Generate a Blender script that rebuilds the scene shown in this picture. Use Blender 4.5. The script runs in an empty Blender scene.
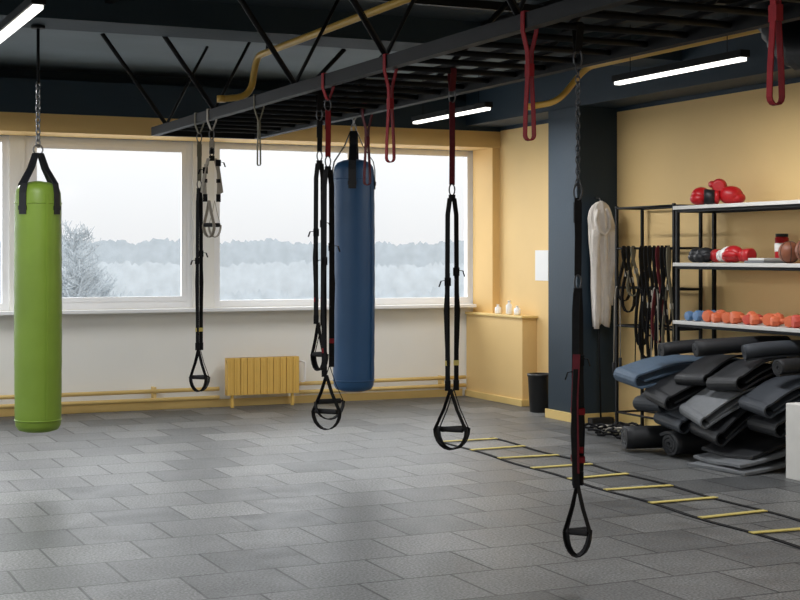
import bpy, bmesh, math, random
from mathutils import Vector, Matrix
random.seed(7)
pi=math.pi
def lin(c):
    return tuple(((v/255)/12.92 if v/255<=0.04045 else (((v/255)+0.055)/1.055)**2.4) for v in c)
# ---------------------------------------------------------------- materials
def mat(name,rgb,rough=0.6,var=0.08,nscale=6.0,bump=0.0,bscale=80.0,metal=0.0,emit=0.0,spec=0.5):
    m=bpy.data.materials.new(name); m.use_nodes=True
    nt=m.node_tree; N=nt.nodes; L=nt.links
    p=N['Principled BSDF']; c=lin(rgb)
    p.inputs['Roughness'].default_value=rough; p.inputs['Metallic'].default_value=metal
    p.inputs['Specular IOR Level'].default_value=spec
    tc=N.new('ShaderNodeTexCoord')
    nz=N.new('ShaderNodeTexNoise'); nz.inputs['Scale'].default_value=nscale; nz.inputs['Detail'].default_value=4
    L.new(tc.outputs['Object'],nz.inputs['Vector'])
    cr=N.new('ShaderNodeValToRGB')
    cr.color_ramp.elements[0].position=0.3; cr.color_ramp.elements[1].position=0.7
    cr.color_ramp.elements[0].color=tuple(v*(1-var) for v in c)+(1,)
    cr.color_ramp.elements[1].color=tuple(min(1,v*(1+var)) for v in c)+(1,)
    L.new(nz.outputs['Fac'],cr.inputs['Fac']); L.new(cr.outputs['Color'],p.inputs['Base Color'])
    if bump>0:
        n2=N.new('ShaderNodeTexNoise'); n2.inputs['Scale'].default_value=bscale
        L.new(tc.outputs['Object'],n2.inputs['Vector'])
        b=N.new('ShaderNodeBump'); b.inputs['Strength'].default_value=bump; b.inputs['Distance'].default_value=0.01
        L.new(n2.outputs['Fac'],b.inputs['Height']); L.new(b.outputs['Normal'],p.inputs['Normal'])
    if emit>0:
        p.inputs['Emission Color'].default_value=c+(1,); p.inputs['Emission Strength'].default_value=emit
    return m
YEL=mat('yellow_paint',(232,198,136),0.7,0.03,1.5,0.1,60)
YELB=mat('yellow_beam_paint',(222,184,118),0.7,0.03,1.5,0.1,60)
YEL2=mat('yellow_trim_paint',(230,200,130),0.5,0.03)
RADY=mat('radiator_enamel',(232,190,100),0.35,0.03)
PIPEY=mat('gas_pipe_yellow',(205,165,75),0.4,0.05)
CREAM=mat('cream_plaster',(240,239,233),0.75,0.02,1.5,0.1,50)
WHITE=mat('white_pvc',(245,246,247),0.35,0.01)
NAVY=mat('navy_paint',(26,46,60),0.6,0.06,2,0.1,40)
CEIL_LIT=mat('ceiling_lit_bay',(96,107,113),0.8,0.10,1.2,0.2,20)  # far ceiling bay: window light on it is put into the lighter grey
CEILD=mat('ceiling_dark',(30,47,57),0.8,0.10,1.2,0.2,20)
BLK=mat('black_steel',(14,16,19),0.6,0.05,10,0,80,0.0,spec=0.25)
WEB=mat('black_webbing',(20,20,22),0.85,0.15,40,0.3,400,spec=0.25)
FOAM=mat('black_foam',(30,30,32),0.85,0.1,60,0.3,300)
REDW=mat('red_webbing',(138,30,38),0.75,0.12,40,0.3,400,spec=0.3)
DRED=mat('dark_red_webbing',(94,26,36),0.75,0.12,40,0.3,400,spec=0.3)
OLIVE=mat('olive_webbing',(105,100,82),0.8,0.12,40,0.3,400)
BEIGE=mat('beige_webbing',(165,158,146),0.8,0.1,40,0.3,400)
YW=mat('yellow_webbing',(214,196,110),0.7,0.08,40,0.2,300)
STEEL=mat('zinc_steel',(150,152,155),0.3,0.05,10,0,80,0.9)
DSTEEL=mat('dark_steel',(78,80,84),0.4,0.05,10,0,80,0.8)
GREEN=mat('green_vinyl',(126,156,54),0.45,0.07,3,0.3,9)
BLUE=mat('blue_vinyl',(40,80,120),0.45,0.07,3,0.3,9)
BVIN=mat('black_vinyl',(20,22,26),0.5,0.06,5,0.1,40)
SHELF=mat('shelf_laminate',(205,203,198),0.5,0.03,4)
MATB=mat('mat_black',(25,27,31),0.6,0.1,20,0.3,150)
MATS=mat('mat_slate_blue',(74,94,114),0.65,0.08,20,0.3,150)
MATG=mat('mat_grey',(112,115,118),0.7,0.08,20,0.3,150)
MATC=mat('mat_charcoal',(52,57,64),0.65,0.08,20,0.3,150)
BOXW=mat('white_box_paint',(232,230,224),0.6,0.04)
CLOTH=mat('white_fleece',(228,221,212),0.95,0.06,12,0.6,60)
REDV=mat('red_leather',(180,22,30),0.4,0.06,8)
WHV=mat('white_leather',(230,228,224),0.4,0.03,8)
BROWN=mat('brown_leather',(126,74,50),0.5,0.12,8,0.2,60)
ORG=mat('orange_neoprene',(218,112,72),0.55,0.06)
PNK=mat('coral_neoprene',(204,84,68),0.55,0.06)
BLN=mat('blue_neoprene',(90,125,165),0.55,0.06)
PAPER=mat('paper',(238,238,236),0.8,0.01)
TUBE=mat('lamp_diffuser',(255,252,244),0.5,0.0,1,0,80,0,2.5)
BINM=mat('bin_plastic',(22,23,25),0.35,0.05)
SNOW=mat('snow',(240,242,244),0.9,0.03,0.05)
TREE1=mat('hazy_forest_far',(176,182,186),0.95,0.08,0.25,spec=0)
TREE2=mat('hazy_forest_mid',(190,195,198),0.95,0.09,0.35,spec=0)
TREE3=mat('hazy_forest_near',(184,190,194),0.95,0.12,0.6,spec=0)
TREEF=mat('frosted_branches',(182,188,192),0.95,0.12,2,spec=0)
# floor
def floor_mat():
    m=bpy.data.materials.new('rubber_tiles'); m.use_nodes=True
    nt=m.node_tree; N=nt.nodes; L=nt.links; p=N['Principled BSDF']
    tc=N.new('ShaderNodeTexCoord')
    br=N.new('ShaderNodeTexBrick'); br.offset=0.5; br.offset_frequency=2; br.squash=1
    br.inputs['Scale'].default_value=1; br.inputs['Brick Width'].default_value=0.5
    br.inputs['Row Height'].default_value=0.5; br.inputs['Mortar Size'].default_value=0.008
    br.inputs['Mortar Smooth'].default_value=0.25
    br.inputs['Color1'].default_value=lin((125,126,125))+(1,)
    br.inputs['Color2'].default_value=lin((84,86,87))+(1,)
    br.inputs['Mortar'].default_value=lin((30,32,34))+(1,)
    L.new(tc.outputs['Object'],br.inputs['Vector'])
    def ramp(scale,det,p0,p1,c0,c1):
        n=N.new('ShaderNodeTexNoise'); n.inputs['Scale'].default_value=scale; n.inputs['Detail'].default_value=det
        L.new(tc.outputs['Object'],n.inputs['Vector'])
        r=N.new('ShaderNodeValToRGB'); r.color_ramp.elements[0].position=p0; r.color_ramp.elements[1].position=p1
        r.color_ramp.elements[0].color=(c0,c0,c0,1); r.color_ramp.elements[1].color=(c1,c1,c1,1)
        L.new(n.outputs['Fac'],r.inputs['Fac']); return n,r
    sp,r1=ramp(75,4,0.36,0.66,0.42,1.55)
    lg,r2=ramp(0.9,6,0.3,0.7,0.76,1.14)
    md,r3=ramp(5,5,0.3,0.7,0.80,1.12)
    cur=br.outputs['Color']
    for r in (r1,r2,r3):
        m1=N.new('ShaderNodeMix'); m1.data_type='RGBA'; m1.blend_type='MULTIPLY'; m1.inputs[0].default_value=1
        L.new(cur,m1.inputs[6]); L.new(r.outputs['Color'],m1.inputs[7]); cur=m1.outputs[2]
    L.new(cur,p.inputs['Base Color'])
    rr=N.new('ShaderNodeMapRange'); rr.inputs['To Min'].default_value=0.34; rr.inputs['To Max'].default_value=0.58
    L.new(md.outputs['Fac'],rr.inputs['Value']); L.new(rr.outputs[0],p.inputs['Roughness'])
    p.inputs['Specular IOR Level'].default_value=0.45
    b=N.new('ShaderNodeBump'); b.inputs['Strength'].default_value=0.6; b.inputs['Distance'].default_value=0.004
    inv=N.new('ShaderNodeMath'); inv.operation='SUBTRACT'; inv.inputs[0].default_value=1
    L.new(br.outputs['Fac'],inv.inputs[1])
    ad=N.new('ShaderNodeMath'); ad.operation='MULTIPLY_ADD'; ad.inputs[1].default_value=0.5
    L.new(sp.outputs['Fac'],ad.inputs[0]); L.new(inv.outputs[0],ad.inputs[2])
    L.new(ad.outputs[0],b.inputs['Height']); L.new(b.outputs['Normal'],p.inputs['Normal'])
    return m
FLOOR=floor_mat()
def glass_mat():
    m=bpy.data.materials.new('window_glass'); m.use_nodes=True
    nt=m.node_tree; N=nt.nodes; L=nt.links
    N.remove(N['Principled BSDF']); o=N['Material Output']
    t=N.new('ShaderNodeBsdfTransparent'); g=N.new('ShaderNodeBsdfGlossy'); g.inputs['Roughness'].default_value=0.08
    x=N.new('ShaderNodeMixShader'); x.inputs[0].default_value=0.01
    L.new(t.outputs[0],x.inputs[1]); L.new(g.outputs[0],x.inputs[2]); L.new(x.outputs[0],o.inputs['Surface'])
    return m
GLASS=glass_mat()
# ---------------------------------------------------------------- builder
class B:
    def __init__(s): s.bm=bmesh.new(); s.mats=[]; s.M=Matrix.Identity(4)
    def mi(s,m):
        if m not in s.mats: s.mats.append(m)
        return s.mats.index(m)
    def v(s,c): return s.bm.verts.new(s.M@Vector(c))
    def f(s,vs,i,smooth=False):
        try:
            fc=s.bm.faces.new(vs); fc.material_index=i; fc.smooth=smooth
        except ValueError: pass
    def box(s,a,b,m):
        i=s.mi(m); x0,y0,z0=a; x1,y1,z1=b
        P=[s.v(c) for c in [(x0,y0,z0),(x1,y0,z0),(x1,y1,z0),(x0,y1,z0),(x0,y0,z1),(x1,y0,z1),(x1,y1,z1),(x0,y1,z1)]]
        for q in [(0,3,2,1),(4,5,6,7),(0,1,5,4),(1,2,6,5),(2,3,7,6),(3,0,4,7)]: s.f([P[k] for k in q],i)
    def rings(s,R,m,closed=False,caps=True,smooth=True):
        i=s.mi(m); V=[[s.v(c) for c in r] for r in R]; n=len(V[0]); K=len(V)
        for k in range(K if closed else K-1):
            a=V[k]; b=V[(k+1)%K]
            for j in range(n): s.f([a[j],a[(j+1)%n],b[(j+1)%n],b[j]],i,smooth)
        if caps and not closed:
            s.f(list(reversed(V[0])),i); s.f(V[-1],i)
        return V
    def sweep(s,pts,sect,m,side=None,closed=False,smooth=True):
        pts=[Vector(p) for p in pts]; n=len(pts); R=[]; up=None
        for k in range(n):
            if closed: t=(pts[(k+1)%n]-pts[k-1])
            else: t=pts[min(k+1,n-1)]-pts[max(k-1,0)]
            t.normalize()
            if side is not None: w=Vector(side).normalized()
            else:
                if up is None:
                    up=Vector((0,0,1)) if abs(t.z)<0.9 else Vector((1,0,0))
                w=up-t*up.dot(t); w.normalize(); up=w
            nn=t.cross(w)
            if nn.length<1e-5: nn=Vector((0,1,0))
            nn.normalize()
            R.append([pts[k]+w*a+nn*b for a,b in sect])
        s.rings(R,m,closed,True,smooth)
    def tube(s,pts,r,m,n=8,closed=False):
        s.sweep(pts,[(r*math.cos(2*pi*j/n),r*math.sin(2*pi*j/n)) for j in range(n)],m,None,closed)
    def rib(s,pts,w,t,m,side,closed=False):
        s.sweep(pts,[(-w/2,-t/2),(w/2,-t/2),(w/2,t/2),(-w/2,t/2)],m,side,closed,False)
    def lathe(s,prof,m,n=24,c=(0,0,0),sx=1,sy=1):
        s.rings([[(c[0]+r*sx*math.cos(2*pi*j/n),c[1]+r*sy*math.sin(2*pi*j/n),c[2]+z) for j in range(n)] for r,z in prof],m)
    def ell(s,c,r,m,n=16,k=10,rot=None):
        old=s.M; s.M=old@Matrix.Translation(c)@(rot if rot else Matrix.Identity(4))@Matrix.Diagonal((r[0],r[1],r[2],1))
        s.lathe([(max(0.02,math.sin(pi*q/k)),-math.cos(pi*q/k)) for q in range(k+1)],m,n); s.M=old
    def link(s,c,h,r,m,ang):
        P=[]
        for q in range(12):
            a=2*pi*q/12; x=math.cos(a)*h*0.3; z=math.sin(a)*h*0.5
            P.append((c[0]+x*math.cos(ang),c[1]+x*math.sin(ang),c[2]+z))
        s.tube(P,r,m,5,True)
    def chain(s,x,y,z0,z1,m,h=0.05,r=0.005):
        n=max(1,round((z1-z0)/(h*0.78))); st=(z1-z0)/n
        for q in range(n): s.link((x,y,z0+st*(q+0.5)),st*1.3,r,m,(q%2)*pi/2+0.3)
    def done(s,name,bevel=0.0,parent=None):
        bmesh.ops.recalc_face_normals(s.bm,faces=s.bm.faces)
        me=bpy.data.meshes.new(name); s.bm.to_mesh(me); s.bm.free()
        for m in s.mats: me.materials.append(m)
        o=bpy.data.objects.new(name,me); bpy.context.scene.collection.objects.link(o)
        if bevel:
            md=o.modifiers.new('bevel','BEVEL'); md.width=bevel; md.segments=2; md.limit_method='ANGLE'
        if parent: o.parent=parent
        return o
def T(x,y,z=0,a=0): return Matrix.Translation((x,y,z))@Matrix.Rotation(a,4,'Z')
CAMYAW=-math.radians(24.6)
XR=7.73; YB=14.7; ZC=3.45; XL=-4.0; YF=-3.0
# ---------------------------------------------------------------- shell
b=B(); b.box((XL-0.2,YF-0.2,-0.12),(XR+0.2,YB+0.25,0),FLOOR); b.done('floor')
b=B(); b.box((XL-0.2,YF-0.2,ZC),(XR+0.2,10.3,ZC+0.15),CEILD); b.box((XL-0.2,10.3,ZC),(XR+0.2,YB+0.25,ZC+0.15),CEIL_LIT); b.done('ceiling')
WX=[(-3.4,-0.6),(-0.35,2.47),(2.62,4.35),(4.58,7.66)]
WZ0=1.05; WZ1=2.79
b=B()
b.box((XL-0.2,YB,0),(XR,YB+0.25,WZ0),CREAM)
b.box((XL-0.2,YB,WZ1),(XR,YB+0.25,ZC),NAVY)
edges=[XL-0.2]+[v for w in WX for v in w]+[XR]
for k in range(0,len(edges),2): b.box((edges[k],YB,WZ0),(edges[k+1],YB+0.25,WZ1),CREAM)
b.done('wall_back')
b=B(); b.box((XR,YF-0.2,0),(XR+0.2,YB+0.25,2.98),YEL); b.box((XR,YF-0.2,2.98),(XR+0.2,YB+0.25,ZC),NAVY); b.done('wall_right')
b=B(); b.box((XL,YF-0.2,0),(XR,YF,ZC),YEL); b.done('wall_front')
b=B()
b.box((XL-0.2,YF-0.2,0),(XL,YB,1.0),CREAM); b.box((XL-0.2,YF-0.2,2.8),(XL,YB,ZC),NAVY)
ly=[YF-0.2,-2,1.5,2,5.5,6,9.5,10,13.5,YB]
for k in range(0,10,2): b.box((XL-0.2,ly[k],1.0),(XL,ly[k+1],2.8),CREAM)
b.done('wall_left')
b=B(); b.box((XL,14.2,WZ1),(XR,YB,2.97),YELB); b.done('beam_back_yellow')
b=B(); b.box((XL,14.2,2.97),(XR,YB,3.30),NAVY); b.done('beam_back_navy')
b=B(); b.box((XL,10.2,3.25),(7.3,10.7,ZC),CEILD); b.done('beam_ceiling')
b=B(); b.box((XL,6.2,3.25),(7.3,6.7,ZC),CEILD); b.done('beam_ceiling.001')
b=B(); b.box((7.3,YF,3.02),(XR,YB-0.5,ZC),NAVY); b.done('beam_right_navy')
b=B(); b.box((7.28,11.85,0),(XR,12.39,3.02),NAVY); b.done('pillar',0.004)
b=B(); b.box((7.255,11.825,0),(XR,11.85,0.085),YEL2); b.box((7.255,11.85,0),(7.28,12.41,0.085),YEL2); b.done('baseboard_pillar')
b=B(); b.box((XR-0.025,12.41,0),(XR,13.35,0.09),YEL2); b.box((XR-0.02,YF,0),(XR,11.82,0.09),YEL2); b.done('baseboard_right')
b=B(); b.box((XL,YB-0.02,0),(7.5,YB,0.08),YEL2); b.done('baseboard_back')
b=B(); b.box((7.55,13.39,0),(XR-0.001,YB-0.02,0.93),YEL); b.box((7.53,13.37,0.93),(XR-0.001,YB-0.02,0.955),YEL2); b.box((7.53,13.37,0),(XR-0.001,YB-.02,0.07),YEL2); b.done('pipe_enclosure',0.004)
b=B(); b.box((7.64,14.22,0.955),(XR,YB-0.01,WZ1-0.002),YELB); b.done('trim_1')
for n,(x0,x1) in enumerate(WX):
    b=B(); y0=YB+0.03; y1=YB+0.10; w=0.07
    b.box((x0,y0,WZ0),(x0+w,y1,WZ1),WHITE); b.box((x1-w,y0,WZ0),(x1,y1,WZ1),WHITE)
    b.box((x0+w,y0,WZ0),(x1-w,y1,WZ0+w),WHITE); b.box((x0+w,y0,WZ1-w),(x1-w,y1,WZ1),WHITE)
    spl=[]
    if x1-x0>2.2: spl=[x0+(x1-x0)*0.51]
    for q in spl: b.box((q-0.045,y0-0.01,WZ0+w),(q+0.045,y1,WZ1-w),WHITE)
    xs=[x0+w]+spl+[x1-w]
    for k in range(len(xs)-1):
        a=xs[k]+(0.045 if k>0 else 0); c=xs[k+1]-(0.045 if k<len(xs)-2 else 0)
        if (k==0 and n!=3):
            s_=0.05; yy=y0-0.012
            b.box((a,yy,WZ0+w),(a+s_,y0+.03,WZ1-w),WHITE); b.box((c-s_,yy,WZ0+w),(c,y0+.03,WZ1-w),WHITE)
            b.box((a+s_,yy,WZ0+w),(c-s_,y0+.03,WZ0+w+s_),WHITE); b.box((a+s_,yy,WZ1-w-s_),(c-s_,y0+.03,WZ1-w),WHITE)
        b.box((a,y0+0.04,WZ0+w),(c,y0+0.044,WZ1-w),GLASS)
    b.done('window_%d'%(n+1),0.003)
b=B(); b.box((XL,14.52,1.01),(7.6,YB-0.001,1.045),WHITE); b.done('trim_2',0.004)
# ---------------------------------------------------------------- heating pipes and radiator
b=B()
for z in (0.20,0.11):
    b.tube([(XL+.05,14.6,z),(4.6,14.6,z)],0.021,YEL2); b.tube([(5.5,14.6,z+0.02),(7.5,14.6,z+0.02)],0.021,YEL2)
for x in (-2,0,2,3.9,6.2,7.2): b.box((x,14.6,0.1),(x+.03,YB-.001,0.24),YEL2)
b.tube([(5.5,14.6,0.22),(5.56,14.6,0.25),(5.56,14.6,0.45),(5.48,14.6,0.47)],0.015,WHITE)
b.done('heating_pipe')
b=B(); x=4.66; N_=11; pw=0.8/N_
for k in range(N_):
    xa=x+k*pw
    b.box((xa+0.003,14.50,0.13),(xa+pw-0.003,14.60,0.52),RADY)
    b.box((xa+pw*0.35,14.494,0.15),(xa+pw*0.65,14.50,0.50),RADY)
b.box((x,14.52,0.13),(x+0.8,14.58,0.19),RADY); b.box((x,14.52,0.46),(x+0.8,14.58,0.52),RADY); b.box((x,14.53,0.15),(x+0.8,14.56,0.5),RADY)
b.box((x+.05,14.53,0),(x+.08,14.56,0.14),RADY); b.box((x+.72,14.53,0),(x+.75,14.56,0.14),RADY)
b.box((x+.1,14.59,0.3),(x+.14,YB-.001,0.34),RADY); b.box((x+.66,14.59,0.3),(x+.7,YB-.001,0.34),RADY)
b.done('radiator',0.004)
b=B(); b.box((XR-0.006,13.15,1.33),(XR,13.42,1.65),PAPER); b.done('paper_notice')
for k,(yy,hh) in enumerate([(13.62,0.10),(13.8,0.15),(14.05,0.10)]):
    b=B(); b.lathe([(0.03,0),(0.036,0.01),(0.036,hh*0.65),(0.014,hh*0.8),(0.014,hh*0.93),(0.018,hh*0.93),(0.018,hh)],WHITE if k!=1 else PAPER,14,(7.62,yy,0.956)); b.done('bottle')
b=B(); b.lathe([(0.10,0),(0.105,0.005),(0.125,0.36),(0.132,0.365),(0.132,0.39),(0.118,0.39),(0.10,0.02)],BINM,24,(7.46,12.86,0)); b.done('waste_bin')
# ---------------------------------------------------------------- overhead rig
b=B(); ZR=2.70; X1=3.40; X2=4.35; YA=3.55; YE=12.7
for xx in (X1,X2): b.box((xx-0.03,YA,ZR-0.035),(xx+0.03,YE,ZR+0.04),BLK)
b.box((X1+0.03,YE-0.05,ZR-0.035),(X2-0.03,YE,ZR+0.035),BLK)
yy=3.9
while yy<YE-0.1:
    b.tube([(X1+0.02,yy,ZR),(X2-0.02,yy,ZR)],0.017,BLK,8); yy+=0.35
b.box((3.86,YA,ZR+0.018),(3.90,YE-0.02,ZR+0.045),BLK)
b.box((4.10,YA,ZR+0.018),(4.13,YE-0.02,ZR+0.04),BLK)
for yy in (4.5,6.05,7.6,9.1,10.9,12.3):
    b.tube([(X1,yy,ZR+0.03),(X1-0.62,yy-0.25,ZC)],0.02,BLK,6)
    b.tube([(X2,yy,ZR+0.03),(X2+0.62,yy-0.25,ZC)],0.02,BLK,6)
    b.tube([(X1+0.02,yy+.1,ZR+0.03),(X1+0.4,yy+.1,ZC)],0.013,BLK,6)
b.done('monkey_bar_rig')
# ceiling steel framing (open grid) under the slab
b=B()
for x in (-2.6,-0.6,0.9,2.4,5.4):
    b.box((x-0.03,YF,3.38),(x+0.03,6.19,ZC-0.001),BLK); b.box((x-0.03,6.71,3.38),(x+0.03,10.19,ZC-0.001),BLK)
for y in (4.0,5.2,7.4,8.3,9.2):
    b.box((XL,y-0.025,3.36),(7.29,y+0.025,3.42),BLK)
b.done('ceiling_steel_grid')
# ---------------------------------------------------------------- yellow gas pipes
def arc_path(P,r=0.12,n=5):
    P=[Vector(p) for p in P]; out=[P[0]]
    for k in range(1,len(P)-1):
        a=(P[k-1]-P[k]).normalized(); c=(P[k+1]-P[k]).normalized()
        rr=min(r,(P[k-1]-P[k]).length/2.01,(P[k+1]-P[k]).length/2.01)
        s0=P[k]+a*rr; s1=P[k]+c*rr
        for q in range(n+1):
            t=q/n; out.append(s0*(1-t)**2+P[k]*2*t*(1-t)+s1*t*t)
    out.append(P[-1]); return out
b=B(); b.tube(arc_path([(3.69,YF+.05,3.15),(3.69,10.75,3.15),(3.66,10.80,2.84),(3.42,10.80,2.81)]),0.026,PIPEY,10)
b.tube([(3.69,10.5,3.15),(3.69,10.5,3.248)],0.01,BLK,6); b.tube([(3.69,6.4,3.15),(3.69,6.4,3.248)],0.01,BLK,6)
b.lathe([(0.035,0),(0.035,0.05)],PIPEY,12,(3.42,10.80,2.785)); b.done('gas_pipe')
b=B(); b.tube(arc_path([(6.38,YF+.05,3.15),(6.38,10.25,3.15),(6.16,10.33,2.86),(5.88,10.33,2.81)]),0.026,PIPEY,10)
b.tube([(6.38,10.23,3.15),(6.38,10.23,3.248)],0.01,BLK,6); b.tube([(6.38,6.4,3.15),(6.38,6.4,3.248)],0.01,BLK,6)
b.lathe([(0.035,0),(0.035,0.05)],PIPEY,12,(5.88,10.33,2.785)); b.done('gas_pipe')
# black flexible duct
b=B()
path=[Vector(p) for p in arc_path([(5.66,3.5,3.0),(5.72,5.5,2.93),(5.84,7.0,2.78),(5.84,7.35,3.44)],0.35,24)]
pl=[path[0]]
for p in path[1:]:
    while (p-pl[-1]).length>0.035: pl.append(pl[-1]+(p-pl[-1]).normalized()*0.035)
R=[]
for k,p in enumerate(pl):
    t=(pl[min(k+1,len(pl)-1)]-pl[max(k-1,0)]).normalized(); w=Vector((1,0,0))-t*t.x; w.normalize(); n_=t.cross(w)
    r=0.135+(0.010 if k%2 else -0.006)
    R.append([p+w*r*math.cos(2*pi*j/16)+n_*r*math.sin(2*pi*j/16) for j in range(16)])
b.rings(R,BVIN)
for k in (8,40): b.tube([pl[k]+Vector((0,0,.08)),(pl[k].x,pl[k].y,ZC)],0.006,BLK,5)
b.done('flexible_air_duct')
# ---------------------------------------------------------------- lamps
def lamp(x,y0,y1,z,pw,name='fluorescent_tube_lamp'):
    b=B(); b.box((x-0.04,y0,z),(x+0.04,y1,z+0.05),BLK); b.box((x-0.028,y0+0.02,z-0.024),(x+0.028,y1-0.02,z),TUBE)
    for yy in (y0+.2,y1-.2): b.tube([(x,yy,z+.04),(x,yy,3.37)],0.004,BLK,5)
    o=b.done(name,0.004)
    l=bpy.data.lights.new('lamp_light','AREA'); l.shape='RECTANGLE'; l.size=0.055; l.size_y=y1-y0-0.05; l.energy=pw; l.color=(0.98,0.985,1.0)
    lo=bpy.data.objects.new('lamp_light',l); bpy.context.scene.collection.objects.link(lo); lo.location=(x,(y0+y1)/2,z-0.035); lo.parent=o
for (x,y0,y1,pw) in [(1.48,7.9,9.5,46),(6.25,11.7,13.3,46),(6.25,8.0,9.6,44),(6.25,3.5,5.1,36),(1.48,3.4,5.0,36),(1.48,-1.5,0.1,36),(6.25,-1.5,0.1,36),(-2.2,8.0,9.6,50),(-2.2,3.4,5.0,44),(-2.2,-1.5,.1,36),(-2.2,11.7,13.3,50),(1.48,11.9,13.4,50)]:  # lamps beyond the camera view are unseen, added as interior fill
    lamp(x,y0,y1,2.95,pw)
# ---------------------------------------------------------------- punching bags
def bag(x,y,z0,z1,r,ztop,col,name,rot=0,ceil=None,hr=0.22):
    b=B(); b.M=T(x,y,0,rot); h=z1-z0
    pr=[(0.02,0),(r*0.55,0.004),(r*0.85,0.018),(r*0.97,0.05),(r,0.10)]
    for q in range(1,24): pr.append((r*(1+0.03*math.sin(q/24*pi)+0.007*math.sin(q*2.3)),0.10+(h-0.16)*q/24))
    pr+=[(r*0.98,h-0.05),(r*0.93,h-0.02),(r*0.8,h+0.01),(r*0.5,h+0.03),(0.02,h+0.04)]
    b.lathe(pr,col,40,(0,0,z0))
    for zz in (z0+0.09,z0+h*0.5,z1-0.12):
        b.lathe([(r*1.02,-0.005),(r*1.034,-0.002),(r*1.034,0.002),(r*1.02,0.005)],col,40,(0,0,zz))
    b.rib([(0.0,-r*1.03,z0+0.1),(0.0,-r*1.06,z0+h*.5),(0.0,-r*1.03,z1-0.06)],0.02,0.004,col,(1,0,0))
    zr=z1+hr
    for k in range(4):
        a=k*pi/2+0.5; c,s_=math.cos(a),math.sin(a)
        side=(-s_,c,0)
        b.rib([(c*r*1.03,s_*r*1.03,z1-0.20),(c*r*1.03,s_*r*1.03,z1-0.05),(c*r*0.95,s_*r*0.95,z1+0.02),(c*r*0.45,s_*r*0.45,z1+hr*0.55),(c*0.025,s_*0.025,zr)],0.06,0.006,BVIN,side)
        b.rib([(c*r*1.04,s_*r*1.04,z1-0.17),(c*r*1.045,s_*r*1.045,z1-0.14)],0.068,0.012,BVIN,side)
    P=[(0.035*math.cos(2*pi*q/16),0,zr+0.025+0.035*math.sin(2*pi*q/16)) for q in range(16)]
    b.tube(P,0.006,STEEL,6,True)
    b.chain(0,0,zr+0.05,ztop,STEEL,0.055,0.006)
    if ceil: b.tube([(0,0,ztop-.01),(0,0,ceil)],0.012,BLK,6); b.lathe([(0.05,0),(0.05,0.02)],BLK,12,(0,0,ceil-0.021))
    return b.done(name)
bag(1.97,10.54,0.33,2.09,0.163,2.84,GREEN,'punching_bag',0.2,3.245,0.24)
bag(4.45,10.6,0.52,2.32,0.163,2.72,BLUE,'punching_bag',0.6,None,0.26)
# ---------------------------------------------------------------- suspension trainers
def wrap(b,axis,m=WEB,zlow=2.58,w=0.038):
    if axis=='rail':
        hx=0.036; P=[(-hx,0,ZR+0.046),(hx,0,ZR+0.046),(hx,0,ZR-0.045),(0.006,0,zlow),(-0.006,0,zlow),(-hx,0,ZR-0.045)]; side=(0,1,0)
    else:
        hx=0.022; P=[(0,-hx,ZR+0.012),(0,-0.01,ZR+0.022),(0,0.01,ZR+0.022),(0,hx,ZR+0.012),(0,hx,ZR-0.012),(0,0.005,zlow),(0,-0.005,zlow),(0,-hx,ZR-0.012)]; side=(1,0,0)
    b.rib(P,w,0.004,m,side,True)
def biner(b,z,ang=0.0,h=0.08):
    P=[]
    for q in range(14):
        a=2*pi*q/14; P.append((math.cos(a)*h*0.25*math.cos(ang),math.cos(a)*h*0.25*math.sin(ang),z+math.sin(a)*h/2))
    b.tube(P,0.0045,DSTEEL,6,True)
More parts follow.
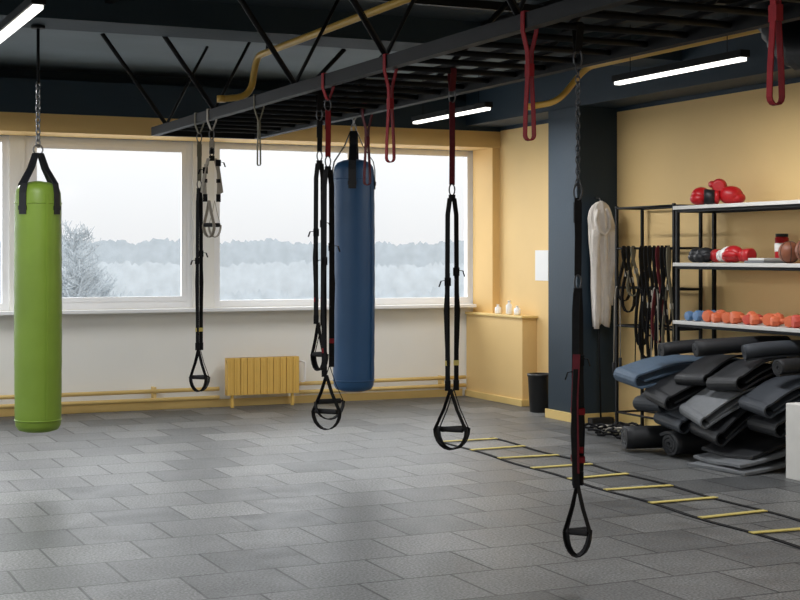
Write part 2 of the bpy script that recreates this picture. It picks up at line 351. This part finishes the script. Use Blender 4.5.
def trainer(x,y,zb,axis,yaw=CAMYAW,top=WEB,topend=None,chain=0,wid=0.10,web=WEB,name='suspension_trainer',hs=1.0,drop2=0.0,gap=0.022,band=YW,ww=0.03,bundle=False,tri_h=0.36):
    b=B(); b.M=T(x,y); wrap(b,axis,top)
    b.M=T(x,y,0,yaw)
    z=2.55; biner(b,z)
    z-=0.035
    if chain: b.chain(0,0,z-chain,z,DSTEEL,0.036,0.0035); z-=chain; biner(b,z-0.03); z-=0.06
    if topend is None: topend=z-0.35
    b.rib([(0,0,z),(0.002,0,(z+topend)/2),(0,0,topend)],0.034,0.006,top,(1,0.25,0))
    b.rib([(0,0.006,z-.02),(0,0.006,z-0.12)],0.038,0.012,WEB,(1,0.25,0))
    biner(b,topend-0.03,0.3,0.07); b.box((-0.02,-0.012,topend-0.10),(0.02,0.012,topend-0.06),WEB)
    zs=topend-0.08
    for sgn in (-1,1):
        zh=zb+(drop2 if sgn>0 else 0)
        g=gap*sgn
        ztri=zh+tri_h*hs
        side=(0.9,0.44*sgn,0)
        mid=(zs+ztri)/2
        b.rib([(g*0.5,0.012*sgn,zs),(g,0.014*sgn,zs-0.1),(g*1.1,0.016*sgn,mid),(g,0.018*sgn,ztri)],ww,0.004,web,side)
        b.rib([(g*0.9,0.022*sgn,mid+0.12),(g*1.5,0.03*sgn,mid-0.1),(g*0.9,0.022*sgn,ztri+0.05)],0.024,0.004,web,side)
        zz=mid+0.10+0.03*sgn
        b.box((g-0.019,0.012*sgn-0.014,zz-0.025),(g+0.019,0.012*sgn+0.014,zz+0.025),WEB)
        b.rib([(g,0.02*sgn,zz+0.01),(g+0.04*sgn,0.03*sgn,zz+0.005),(g+0.052*sgn,0.03*sgn,zz-0.03)],0.02,0.004,WEB,(0.3,1,0))
        b.box((g-0.016,0.016*sgn-0.008,ztri+0.14),(g+0.016,0.016*sgn+0.008,ztri+0.17),band)
        b.box((g-0.017,0.017*sgn-0.01,ztri-0.01),(g+0.017,0.017*sgn+0.01,ztri+0.05),WEB)
        if bundle:
            b.rib([(g*0.8,0.03*sgn,ztri+0.62),(g*1.6,0.036*sgn,ztri+0.4),(g*1.2,0.036*sgn,ztri+0.05)],0.036,0.006,DRED if sgn<0 else WEB,(1,0.5*sgn,0))
            b.rib([(g*0.9,0.04*sgn,ztri+0.55),(g*2.0,0.046*sgn,ztri+0.25),(g*1.0,0.04*sgn,ztri-0.02)],0.034,0.006,WEB,(1,-0.4*sgn,0))
            for zq in (0.1,0.33): b.box((-0.03,-0.04,ztri+zq),(0.03,0.04,ztri+zq+0.03),band)
        old=b.M; b.M=old@Matrix.Translation((g*0.4,0.02*sgn,0))@Matrix.Rotation(sgn*0.45,4,'Z')
        hw=wid*hs; zg=zh+0.12*hs
        tri=[(0,0,ztri),(-hw*0.42,0,zg+0.12*hs),(-hw,0,zg)]
        b.rib(tri,0.026,0.004,web,(0.35,1,0)); b.rib([(-p[0],p[1],p[2]) for p in tri],0.026,0.004,web,(0.35,1,0))
        b.tube([(-hw,0,zg),(hw,0,zg)],0.006,WEB,6)
        b.sweep([(-hw*0.8,0,zg),(-hw*0.72,0,zg),(0,0,zg),(hw*0.72,0,zg),(hw*0.8,0,zg)],[(0.016*math.cos(2*pi*j/12),0.016*math.sin(2*pi*j/12)) for j in range(12)],FOAM)
        cr=[]
        for q in range(11):
            a=pi+pi*q/10; cr.append((math.cos(a)*hw*1.02,0,zg+math.sin(a)*0.12*hs))
        b.rib(cr,0.038,0.006,web,(0.0,1,0))
        b.M=old
    return b.done(name)
trainer(3.40,11.32,0.50,'rail',top=OLIVE,topend=2.2,wid=0.078,hs=0.95,gap=0.012)
trainer(3.40,10.98,1.74,'rail',top=BEIGE,topend=2.44,wid=0.06,web=BEIGE,hs=0.8,name='gym_strap',gap=0.05,band=WEB)
trainer(3.40,8.52,0.50,'rail',top=REDW,topend=2.22,wid=0.10,hs=0.95,band=REDW,drop2=0.06,ww=0.036)
trainer(3.59,9.15,0.82,'rung',top=WEB,topend=2.3,wid=0.05,hs=0.9,band=REDW,ww=0.034)
trainer(3.89,7.75,0.44,'rung',top=DRED,topend=2.02,wid=0.10,hs=1.0,band=YW,gap=0.026)
trainer(3.69,6.0,0.15,'rung',top=WEB,topend=1.50,chain=0.58,wid=0.066,hs=0.98,band=REDW,gap=0.012,bundle=True,ww=0.036)
def loop(x,y,m,zlow,name='strap_loop',w=0.04,gap=0.024,z0=ZR,yaw=0):
    b=B(); b.M=T(x,y)
    hx=0.037
    P=[(-hx,0,z0+.046),(hx,0,z0+.046),(hx,0,z0-.045),(gap*0.5,0,z0-0.14)]
    n=6
    P+=[(gap*0.35,0,(z0+zlow)/2+0.06),(gap*0.9,0,zlow+0.12)]
    for q in range(n+1):
        t=-pi*q/n; P.append((math.cos(t)*gap,0,zlow+gap+math.sin(t)*gap))
    P+=[(-gap*0.9,0,zlow+0.12),(-gap*0.35,0,(z0+zlow)/2+0.06),(-gap*0.5,0,z0-0.14),(-hx,0,z0-.045)]
    b.rib(P,w,0.005,m,(0,1,0),True)
    b.box((-gap*0.55,-0.022,(z0+zlow)/2+0.02),(gap*0.55,0.022,(z0+zlow)/2+0.08),m)
    return b.done(name)
loop(3.4,7.56,REDW,2.13,w=0.034); loop(3.4,5.96,REDW,2.14,w=0.034); loop(3.4,4.18,REDW,2.14,w=0.03,gap=0.028)
loop(4.35,10.1,DRED,2.13); loop(3.4,9.85,OLIVE,2.24,w=0.022,gap=0.012)
# ---------------------------------------------------------------- agility ladder
b=B()
def lx(y): return 5.27+(y-6.1)*0.045
ys=[4.5+0.55*k for k in range(13)]
for off in (0,0.5):
    P=[]
    yy=4.35
    while yy<11.3: P.append((lx(yy)+off+0.016*math.sin(yy*5+off*7),yy,0.004)); yy+=0.12
    b.rib(P,0.035,0.004,WEB,(1,0,0.0))
for k,y in enumerate(ys):
    sk=0.02*math.sin(k*2.1)
    b.rib([(lx(y)-0.01,y+sk,0.009),(lx(y)+0.25,y,0.009),(lx(y)+0.51,y-sk,0.009)],0.048,0.005,YW,(0,1,0))
b.done('agility_ladder')
# ---------------------------------------------------------------- shelf rack
b=B()
for y in (10.23,7.75):
    for x in (7.28,7.66): b.box((x-0.015,y-0.015,0),(x+0.015,y+0.015,2.03),BLK)
for z in (0.40,1.03,1.52,2.0):
    for x in (7.28,7.66): b.box((x-0.012,7.75,z-0.04),(x+0.012,10.23,z-0.015),BLK)
    for y in (10.23,7.75): b.box((7.28,y-0.012,z-0.04),(7.66,y+0.012,z-0.015),BLK)
    b.box((7.25,7.72,z-0.015),(7.69,10.26,z+0.015),SHELF if z>0.5 else BLK)
b.done('storage_shelf',0.003)
b=B()
for y in (11.35,10.45):
    for x in (7.4,7.68): b.box((x-0.012,y-0.012,0),(x+0.012,y+0.012,2.05),BLK)
for z in (2.03,1.66,1.30,0.95,0.55,0.15):
    for x in (7.4,7.68): b.tube([(x,10.45,z),(x,11.35,z)],0.010,BLK,6)
    for y in (11.35,10.45): b.tube([(7.4,y,z),(7.68,y,z)],0.010,BLK,6)
b.done('band_rack')
def hang(x,y,zt,L,g,m,name,th=0.02,tw=0.0):
    b=B(); n=20; P=[]
    for q in range(n+1):
        t=2*pi*q/n
        P.append((0.0+tw*math.sin(2*t),g*math.sin(t)*(1.0-0.35*math.cos(t)),-L/2+L/2*math.cos(t)))
    b.M=T(x,y,zt); b.rib([Vector(p) for p in P[:-1]],th,0.008,m,(1,0.5,0),True)
    b.box((-0.015,-g*0.9-0.012,-L*0.55),(0.015,-g*0.9+0.012,-L*0.55+0.05),BEIGE)
    return b.done(name)
for (y,z,L,g,m) in [(11.2,1.68,0.5,0.05,WEB),(11.13,1.68,0.6,0.06,WEB),(11.05,1.68,0.45,0.05,OLIVE),(10.92,1.68,0.9,0.05,WEB),(10.85,1.68,1.0,0.06,WEB),(10.79,1.68,0.8,0.06,WEB),(10.72,1.68,1.05,0.07,WEB),(10.66,1.68,0.85,0.05,DRED),(10.60,1.68,1.1,0.06,WEB),(10.54,1.68,0.7,0.05,WEB),(10.5,1.68,1.0,0.05,OLIVE)]:
    hang(7.38,y,z,L,g,m,'resistance_band',0.045,0.03)
for (y,L,m) in [(11.28,1.3,BEIGE),(10.93,1.25,WEB),(10.68,1.35,BEIGE)]:
    b=B(); b.M=T(7.36,y,1.31)
    P=[(0,-0.05,-L/2),(0,-0.045,-0.1),(-0.0,-0.02,0),(0,0.02,0.0),(0,0.045,-0.12),(0,0.06,-L/2-0.05)]
    b.tube(arc_path(P,0.1),0.006,m,6)
    b.tube([P[0],(0,-0.052,-L/2-.13)],0.014,FOAM,8); b.tube([P[-1],(0,0.062,-L/2-.18)],0.014,FOAM,8)
    b.done('jump_rope')
b=B()
for k in range(14):
    cx=7.10+random.uniform(-.10,.15); cy=10.85+random.uniform(-.38,.38); r0=random.uniform(.07,.16); z=0.012+0.006*k
    P=[(cx+r0*math.cos(2*pi*q/18)*(1+.2*math.sin(3*q)),cy+r0*1.2*math.sin(2*pi*q/18),z+0.01*math.sin(q*1.7+k)+0.008) for q in range(18)]
    b.tube(P,0.011,[WEB,WEB,OLIVE,WEB,BEIGE,WEB][k%6],6,True)
b.done('battle_rope_pile')
# hoodie hanging from a hook, collapsed into folds
b=B(); b.M=T(7.49,11.76,0,0)
secs=[(2.115,.012,.012,-.0),(2.10,.05,.03,-.005),(2.07,.085,.05,-.01),(2.02,.105,.062,-.015),(1.95,.112,.066,-.012),(1.88,.115,.062,-.0),(1.80,.120,.06,.005),(1.70,.118,.06,.01),(1.58,.108,.058,.012),(1.45,.10,.056,.012),(1.3,.098,.056,.01),(1.15,.092,.054,.012),(1.02,.088,.05,.012),(0.94,.084,.046,.012)]
R=[]; NN=64
for z,w,d,cx in secs:
    f=min(1,(2.12-z)*5); row=[]
    for j in range(NN):
        a=2*pi*j/NN
        fold=1+f*(0.18*math.sin(5*a+1.2*z)+0.12*math.sin(9*a-2*z+1)+0.06*math.sin(15*a+z*3))
        yy=min(0.06,d*math.sin(a)*fold)
        row.append((cx+w*math.cos(a)*fold,yy,z+(0.03*math.sin(2*a+0.5) if z<0.95 else 0)))
    R.append(row)
b.rings(R,CLOTH)
b.tube([(-0.07,-0.055,2.03),(-0.10,-0.065,1.93),(-0.075,-0.08,1.83),(-0.01,-0.085,1.79),(0.05,-0.08,1.85),(0.055,-0.07,1.95),(0.02,-0.055,2.04)],0.018,CLOTH,8)
for s_,zt_,zb_,x0 in ((-1,1.84,0.90,-.085),(1,1.82,1.12,.095)):
    Rr=[]
    for q in range(13):
        t=q/12; z=zt_+(zb_-zt_)*t; r=0.045-0.014*t+0.004*math.sin(q*2.1)
        cx=x0+s_*0.012*math.sin(t*5); cy=-0.045-0.012*math.sin(t*4)
        if q==12: r*=0.85
        Rr.append([(cx+r*math.cos(2*pi*j/20)*(1+.14*math.sin(4*2*pi*j/20+q*.5)),cy+r*0.8*math.sin(2*pi*j/20)*(1+.14*math.sin(4*2*pi*j/20+q*.5)),z) for j in range(20)])
    b.rings(Rr,CLOTH)
for sx in (-.02,.02): b.tube([(sx,-.09,1.80),(sx*1.3,-.098,1.65),(sx,-.095,1.55)],0.004,WHV,5)
b.tube([(0,0.085,2.15),(0,0.03,2.14),(0,0.0,2.10)],0.007,STEEL,6)
b.done('hanging_hoodie')
b=B(); b.tube([(7.45,11.70,0.04),(7.50,11.835,1.35)],0.009,BLK,8); b.box((7.33,11.66,0),(7.57,11.74,0.06),BVIN); b.done('floor_broom')
# ---------------------------------------------------------------- shelf items
def glove(x,y,z,m,yaw,cuff=WHV,name='boxing_glove',sc=1.15,tilt=0.0):
    b=B(); b.M=T(x,y,z,yaw)@Matrix.Rotation(tilt,4,'X')@Matrix.Scale(sc,4)
    b.ell((0.06,0,0.065),(0.085,0.065,0.063),m); b.ell((0.10,0.0,0.045),(0.06,0.06,0.044),m)
    b.ell((0.04,0.062,0.06),(0.065,0.028,0.03),m,rot=Matrix.Rotation(0.3,4,'Z'))
    old=b.M; b.M=old@Matrix.Translation((-0.02,0,0.055))@Matrix.Rotation(-pi/2,4,'Y')
    b.lathe([(0.046,0),(0.045,0.03)],m,16); b.lathe([(0.048,0.03),(0.05,0.06),(0.052,0.10),(0.04,0.10)],cuff,16)
    b.M=old; return b.done(name)
zt=2.016
glove(7.42,10.03,zt,REDV,-2.7,REDV,sc=1.2); glove(7.40,9.78,zt,REDV,-0.6,BVIN,sc=1.2); glove(7.44,9.9,zt+0.10,REDV,0.9,REDV,sc=1.0,tilt=0.3)
zt=1.536
glove(7.40,10.08,zt,BVIN,-2.6,REDV,sc=1.0); glove(7.40,9.90,zt,BVIN,2.6,WHV,sc=1.0); glove(7.38,9.72,zt,WHV,-1.6,REDV,sc=1.05); glove(7.38,9.52,zt,REDV,1.7,REDV,sc=1.1)
b=B(); b.box((7.30,9.12,zt),(7.54,9.36,zt+0.02),MATG); b.box((7.32,9.14,zt+0.02),(7.52,9.34,zt+0.04),SHELF); b.done('stack_of_pads',0.004)
for y,r in ((8.96,0.085),(8.74,0.10)):
    b=B(); b.M=T(7.42,y,zt+r); b.ell((0,0,0),(r,r,r),BROWN,28,16)
    for a in (0,pi/3,2*pi/3):
        b.tube([(r*math.cos(a)*math.cos(2*pi*q/28),r*math.sin(a)*math.cos(2*pi*q/28),r*math.sin(2*pi*q/28)) for q in range(28)],0.003,BVIN,4,True)
    b.done('medicine_ball')
b=B(); b.M=T(7.61,9.28,zt); b.lathe([(0.05,0),(0.055,0.01),(0.055,0.20),(0.045,0.21)],REDV,18); b.lathe([(0.056,0.09),(0.057,0.10),(0.057,0.15),(0.056,0.16)],WHV,18); b.lathe([(0.05,0.21),(0.05,0.235)],BVIN,18); b.done('protein_jar')
def dumbbell(x,y,z,m,yaw,r=0.045):
    b=B(); b.M=T(x,y,z+r*0.95,yaw)@Matrix.Rotation(pi/2,4,'Y')
    for s_ in (-1,1):
        b.rings([[(rr*math.cos(2*pi*j/8),rr*math.sin(2*pi*j/8),s_*zz) for j in range(8)] for rr,zz in [(r*.45,.038),(r*.9,.045),(r,.055),(r,.085),(r*.88,.10),(r*.4,.103)]],m,smooth=False)
    b.lathe([(0.016,-0.05),(0.019,0),(0.016,0.05)],m,12); return b.done('dumbbell')
zt=1.046
cols=[BLN,BLN,ORG,ORG,ORG,ORG,PNK,ORG,ORG,ORG,ORG,PNK,ORG,ORG]
for k in range(14):
    dumbbell(7.38,10.10-0.125*k,zt,cols[k],0.4*math.sin(k*3.3),0.042+0.005*(k%3))
# ---------------------------------------------------------------- rolled and draped mats
def roll(pts,r,m,sq=1.0,turns=3.5,name='rolled_exercise_mat',flap=0.0,ph=2.0):
    pts=[Vector(p) for p in pts]
    a,c,e=pts; ctrl=c*2-(a+e)/2
    ax=[a*(1-t)**2+ctrl*2*t*(1-t)+e*t*t for t in [q/10 for q in range(11)]]
    n=int(turns*16); th=(r-0.02)/turns*0.72
    out=[];inn=[]
    for q in range(n+1):
        t=q/n; an=2*pi*turns*t+ph; rr=0.02+(r-0.02)*t
        out.append((rr*math.cos(an),rr*math.sin(an)*sq)); inn.append(((rr-th)*math.cos(an),(rr-th)*math.sin(an)*sq))
    if flap:
        an=2*pi*turns+ph; d=(-math.sin(an),math.cos(an)*sq); L=flap
        for q in (0.5,1): out.append((out[n][0]+d[0]*L*q,out[n][1]+d[1]*L*q)); inn.append((inn[n][0]+d[0]*L*q,inn[n][1]+d[1]*L*q))
    b=B(); i=b.mi(m); VO=[];VI=[]
    for k,p in enumerate(ax):
        t=(ax[min(k+1,10)]-ax[max(k-1,0)]).normalized(); u=t.cross(Vector((0,0,1))).normalized(); w=u.cross(t)
        wob=1+0.05*math.sin(k*1.3+ph)
        VO.append([b.v(p+u*x*wob+w*y) for x,y in out]); VI.append([b.v(p+u*x*wob+w*y) for x,y in inn])
    N2=len(out)
    for k in range(10):
        for j in range(N2-1):
            b.f([VO[k][j],VO[k][j+1],VO[k+1][j+1],VO[k+1][j]],i,True); b.f([VI[k][j+1],VI[k][j],VI[k+1][j],VI[k+1][j+1]],i,True)
        b.f([VO[k][0],VI[k][0],VI[k+1][0],VO[k+1][0]],i); b.f([VO[k][-1],VO[k+1][-1],VI[k+1][-1],VI[k][-1]],i)
    for k in (0,10):
        for j in range(N2-1): b.f([VO[k][j],VI[k][j],VI[k][j+1],VO[k][j+1]],i)
    return b.done(name)
def fold2(y,w,zs,drop,xo,m,rr=0.045,skew=0.0,th=0.014,tilt=0.05,name='folded_exercise_mat'):
    # mat folded double lying on the shelf, nose sticking out into the room and drooping
    b=B(); n=14; top=[];bot=[]
    for q in range(n+1):
        t=q/n; x=7.62+(xo-7.62)*t; over=max(0.0,(7.25-x)/(7.25-xo))
        z=zs-drop*over**1.6
        top.append((x,skew*over,z+2*rr-0.012*math.sin(t*7))); bot.append((x,skew*over,z+0.010*math.sin(t*5)))
    nose=[]
    c=Vector((xo,skew,(top[-1][2]+bot[-1][2])/2)); hr=(top[-1][2]-bot[-1][2])/2
    for q in range(1,8):
        a=pi/2+pi*q/8; nose.append((c.x+math.cos(a)*hr*1.2,c.y,c.z+math.sin(a)*hr))
    P=top+nose+list(reversed(bot))
    b.M=T(0,y,0); b.rib(P,w,th,m,(skew*1.2,1,tilt))
    I=[(p[0]+0.03,p[1],(tp[2]+p[2])/2) for p,tp in zip(bot,top)]
    b.rib(I,w*0.97,th,m,(skew*1.2,1,tilt))
    return b.done(name)
S=0.43
fold2(9.95,0.34,S+0.20,0.08,6.66,MATS,0.055,0.05,tilt=0.10)
fold2(9.94,0.34,S+0.05,0.14,6.80,MATC,0.055,-0.04,tilt=-0.05)
fold2(9.50,0.42,S+0.02,0.22,6.78,MATC,0.045,0.10,tilt=0.08)
fold2(9.50,0.40,S+0.14,0.16,6.72,MATB,0.055,0.16,tilt=0.12)
fold2(9.48,0.34,S+0.28,0.12,6.86,MATB,0.040,-0.06,tilt=-0.06)
fold2(9.02,0.42,S+0.02,0.26,6.80,MATB,0.050,0.12,tilt=0.10)
fold2(9.03,0.40,S+0.14,0.24,6.72,MATG,0.040,0.18,tilt=0.16)
fold2(9.00,0.38,S+0.27,0.12,6.88,MATB,0.050,0.02,tilt=-0.08)
fold2(8.58,0.34,S+0.02,0.16,6.94,MATB,0.05,0.04,tilt=0.05)
fold2(8.58,0.34,S+0.15,0.14,6.88,MATC,0.045,0.08,tilt=0.10)
roll([(6.80,9.78,S+0.40),(7.15,9.70,S+0.43),(7.60,9.60,S+0.43)],0.075,MATB,0.85,3,ph=4)
roll([(6.84,9.38,S+0.43),(7.2,9.28,S+0.46),(7.60,9.22,S+0.46)],0.085,MATB,0.8,3,ph=1.4)
roll([(6.94,8.90,S+0.43),(7.2,8.82,S+0.46),(7.60,8.76,S+0.46)],0.08,MATC,0.85,3,ph=5)
roll([(6.98,8.56,S+0.34),(7.2,8.54,S+0.35),(7.60,8.50,S+0.35)],0.08,MATB,0.85,3,ph=5)
# on the floor: big flattened black roll + another behind
roll([(6.60,10.02,0.115),(7.0,9.90,0.12),(7.6,9.84,0.12)],0.18,MATB,0.62,3,ph=1)
roll([(6.72,9.56,0.10),(7.1,9.52,0.11),(7.6,9.50,0.11)],0.15,MATB,0.7,3,ph=2,flap=0.10)
def drape(x0,x1,y0,y1,zf,m,th=0.016,name='folded_mat',yaw=0.0):
    b=B(); i=b.mi(m); nx=16; ny=10; U=[];D=[]
    cx=(x0+x1)/2; cy=(y0+y1)/2; b.M=Matrix.Translation((cx,cy,0))@Matrix.Rotation(yaw,4,'Z')@Matrix.Translation((-cx,-cy,0))
    for a in range(nx+1):
        ru=[];rd=[]
        for c in range(ny+1):
            x=x0+(x1-x0)*a/nx; y=y0+(y1-y0)*c/ny; z=zf(a/nx,c/ny)
            ru.append(b.v((x,y,z+th))); rd.append(b.v((x,y,z)))
        U.append(ru);D.append(rd)
    for a in range(nx):
        for c in range(ny):
            b.f([U[a][c],U[a+1][c],U[a+1][c+1],U[a][c+1]],i,True); b.f([D[a][c],D[a][c+1],D[a+1][c+1],D[a+1][c]],i,True)
    for a in range(nx):
        b.f([U[a][0],D[a][0],D[a+1][0],U[a+1][0]],i); b.f([U[a][ny],U[a+1][ny],D[a+1][ny],D[a][ny]],i)
    for c in range(ny):
        b.f([U[0][c],U[0][c+1],D[0][c+1],D[0][c]],i); b.f([U[nx][c],D[nx][c],D[nx][c+1],U[nx][c+1]],i)
    return b.done(name)
drape(6.60,7.18,8.52,9.14,lambda s,t:0.003+0.06*s**1.5+0.003*math.sin(t*5),MATG,0.02,yaw=0.10)
drape(6.66,7.20,8.56,9.16,lambda s,t:0.040+0.10*s**1.3+0.008*math.sin(t*6+1),MATG,0.02,yaw=-0.04)
drape(6.80,7.23,8.62,9.24,lambda s,t:0.085+0.12*s+0.010*math.sin(t*5+2),MATB,0.022)
b=B(); b.box((6.84,7.85,0),(7.20,8.30,0.54),BOXW); b.done('plyo_box',0.006)
# ---------------------------------------------------------------- outside
b=B(); b.box((-300,16,-9.2),(500,700,-9),SNOW); b.done('snowy_ground')
def treeline(Y,zb,zt,amp,m,step,name,sd):
    rn=random.Random(sd); b=B(); i=b.mi(m); x=-120; prev=None; ph=rn.uniform(0,6)
    while x<330:
        h=zt+amp*(0.25*math.sin(x*0.045+ph)+0.25*math.sin(x*0.17+ph*2)+0.2*math.sin(x*0.41+ph))+rn.uniform(-1,1)*amp*0.45
        a=b.v((x,Y,zb)); c=b.v((x,Y,h))
        if prev: b.f([prev[0],a,c,prev[1]],i)
        prev=(a,c); x+=step*rn.uniform(0.5,1.5)
    b.done(name)
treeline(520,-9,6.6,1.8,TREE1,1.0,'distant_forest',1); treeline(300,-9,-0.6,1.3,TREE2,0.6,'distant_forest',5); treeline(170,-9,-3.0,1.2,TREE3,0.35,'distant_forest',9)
def tree(x,y,z0,H,name='frosted_tree',nb=170):
    b=B(); rnd=random.Random(int(x*10))
    b.tube([(x,y,z0),(x+.1,y,z0+H*0.5),(x,y,z0+H)],0.045,TREEF,6)
    for k in range(nb):
        t=rnd.uniform(0.3,0.985); a=rnd.uniform(0,2*pi); L=(1-t)**0.8*H*0.22*rnd.uniform(.5,1.1)+0.25
        z=z0+H*t; d=Vector((math.cos(a),math.sin(a),0))
        up=rnd.uniform(0.5,1.2)
        P=[Vector((x,y,z))+d*L*q+Vector((0,0,L*up*q))+Vector((rnd.uniform(-.05,.05),0,rnd.uniform(-.05,.05))) for q in (0,.33,.66,1)]
        b.tube(P,0.016,TREEF,4)
        for q in (1,2,3):
            for s_ in (-1,1):
                p=P[q]; e=p+Vector((-d.y*s_,d.x*s_,rnd.uniform(.2,1.0)))*L*0.35+d*L*0.15; b.tube([p,e],0.013,TREEF,3)
                b.tube([(p+e)/2,(p+e)/2+Vector((rnd.uniform(-.2,.2),0,rnd.uniform(.1,.3)))],0.010,TREEF,3)
    b.done(name)
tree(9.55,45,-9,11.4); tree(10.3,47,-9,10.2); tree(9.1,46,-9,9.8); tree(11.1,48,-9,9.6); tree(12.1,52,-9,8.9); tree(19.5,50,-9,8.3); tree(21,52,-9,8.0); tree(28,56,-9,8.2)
# ---------------------------------------------------------------- world and sun
w=bpy.data.worlds.new('overcast'); bpy.context.scene.world=w; w.use_nodes=True
nt=w.node_tree; bg=nt.nodes['Background']
tc=nt.nodes.new('ShaderNodeTexCoord'); sp=nt.nodes.new('ShaderNodeSeparateXYZ'); cr=nt.nodes.new('ShaderNodeValToRGB')
nt.links.new(tc.outputs['Generated'],sp.inputs[0]); nt.links.new(sp.outputs['Z'],cr.inputs['Fac']); nt.links.new(cr.outputs['Color'],bg.inputs['Color'])
cr.color_ramp.elements[0].position=0.0; cr.color_ramp.elements[0].color=(0.60,0.61,0.62,1)
cr.color_ramp.elements[1].position=0.22; cr.color_ramp.elements[1].color=(0.95,0.98,1,1)
bg.inputs['Strength'].default_value=1.45
l=bpy.data.lights.new('overcast_sun','SUN'); l.energy=4.6; l.angle=math.radians(80); l.color=(0.92,0.96,1)
o=bpy.data.objects.new('overcast_sun',l); bpy.context.scene.collection.objects.link(o)
o.rotation_euler=Vector((0.3,-1,-0.5)).to_track_quat('-Z','Y').to_euler(); o.location=(0,30,20)
# ---------------------------------------------------------------- camera
c=bpy.data.cameras.new('camera'); c.lens=36*1450/800; c.sensor_width=36; c.shift_y=-45/800; c.clip_end=2000
co=bpy.data.objects.new('camera',c); bpy.context.scene.collection.objects.link(co)
co.location=(0,0,1.6); co.rotation_euler=(pi/2,0,CAMYAW); bpy.context.scene.camera=co
bpy.context.scene.view_settings.view_transform='Standard'
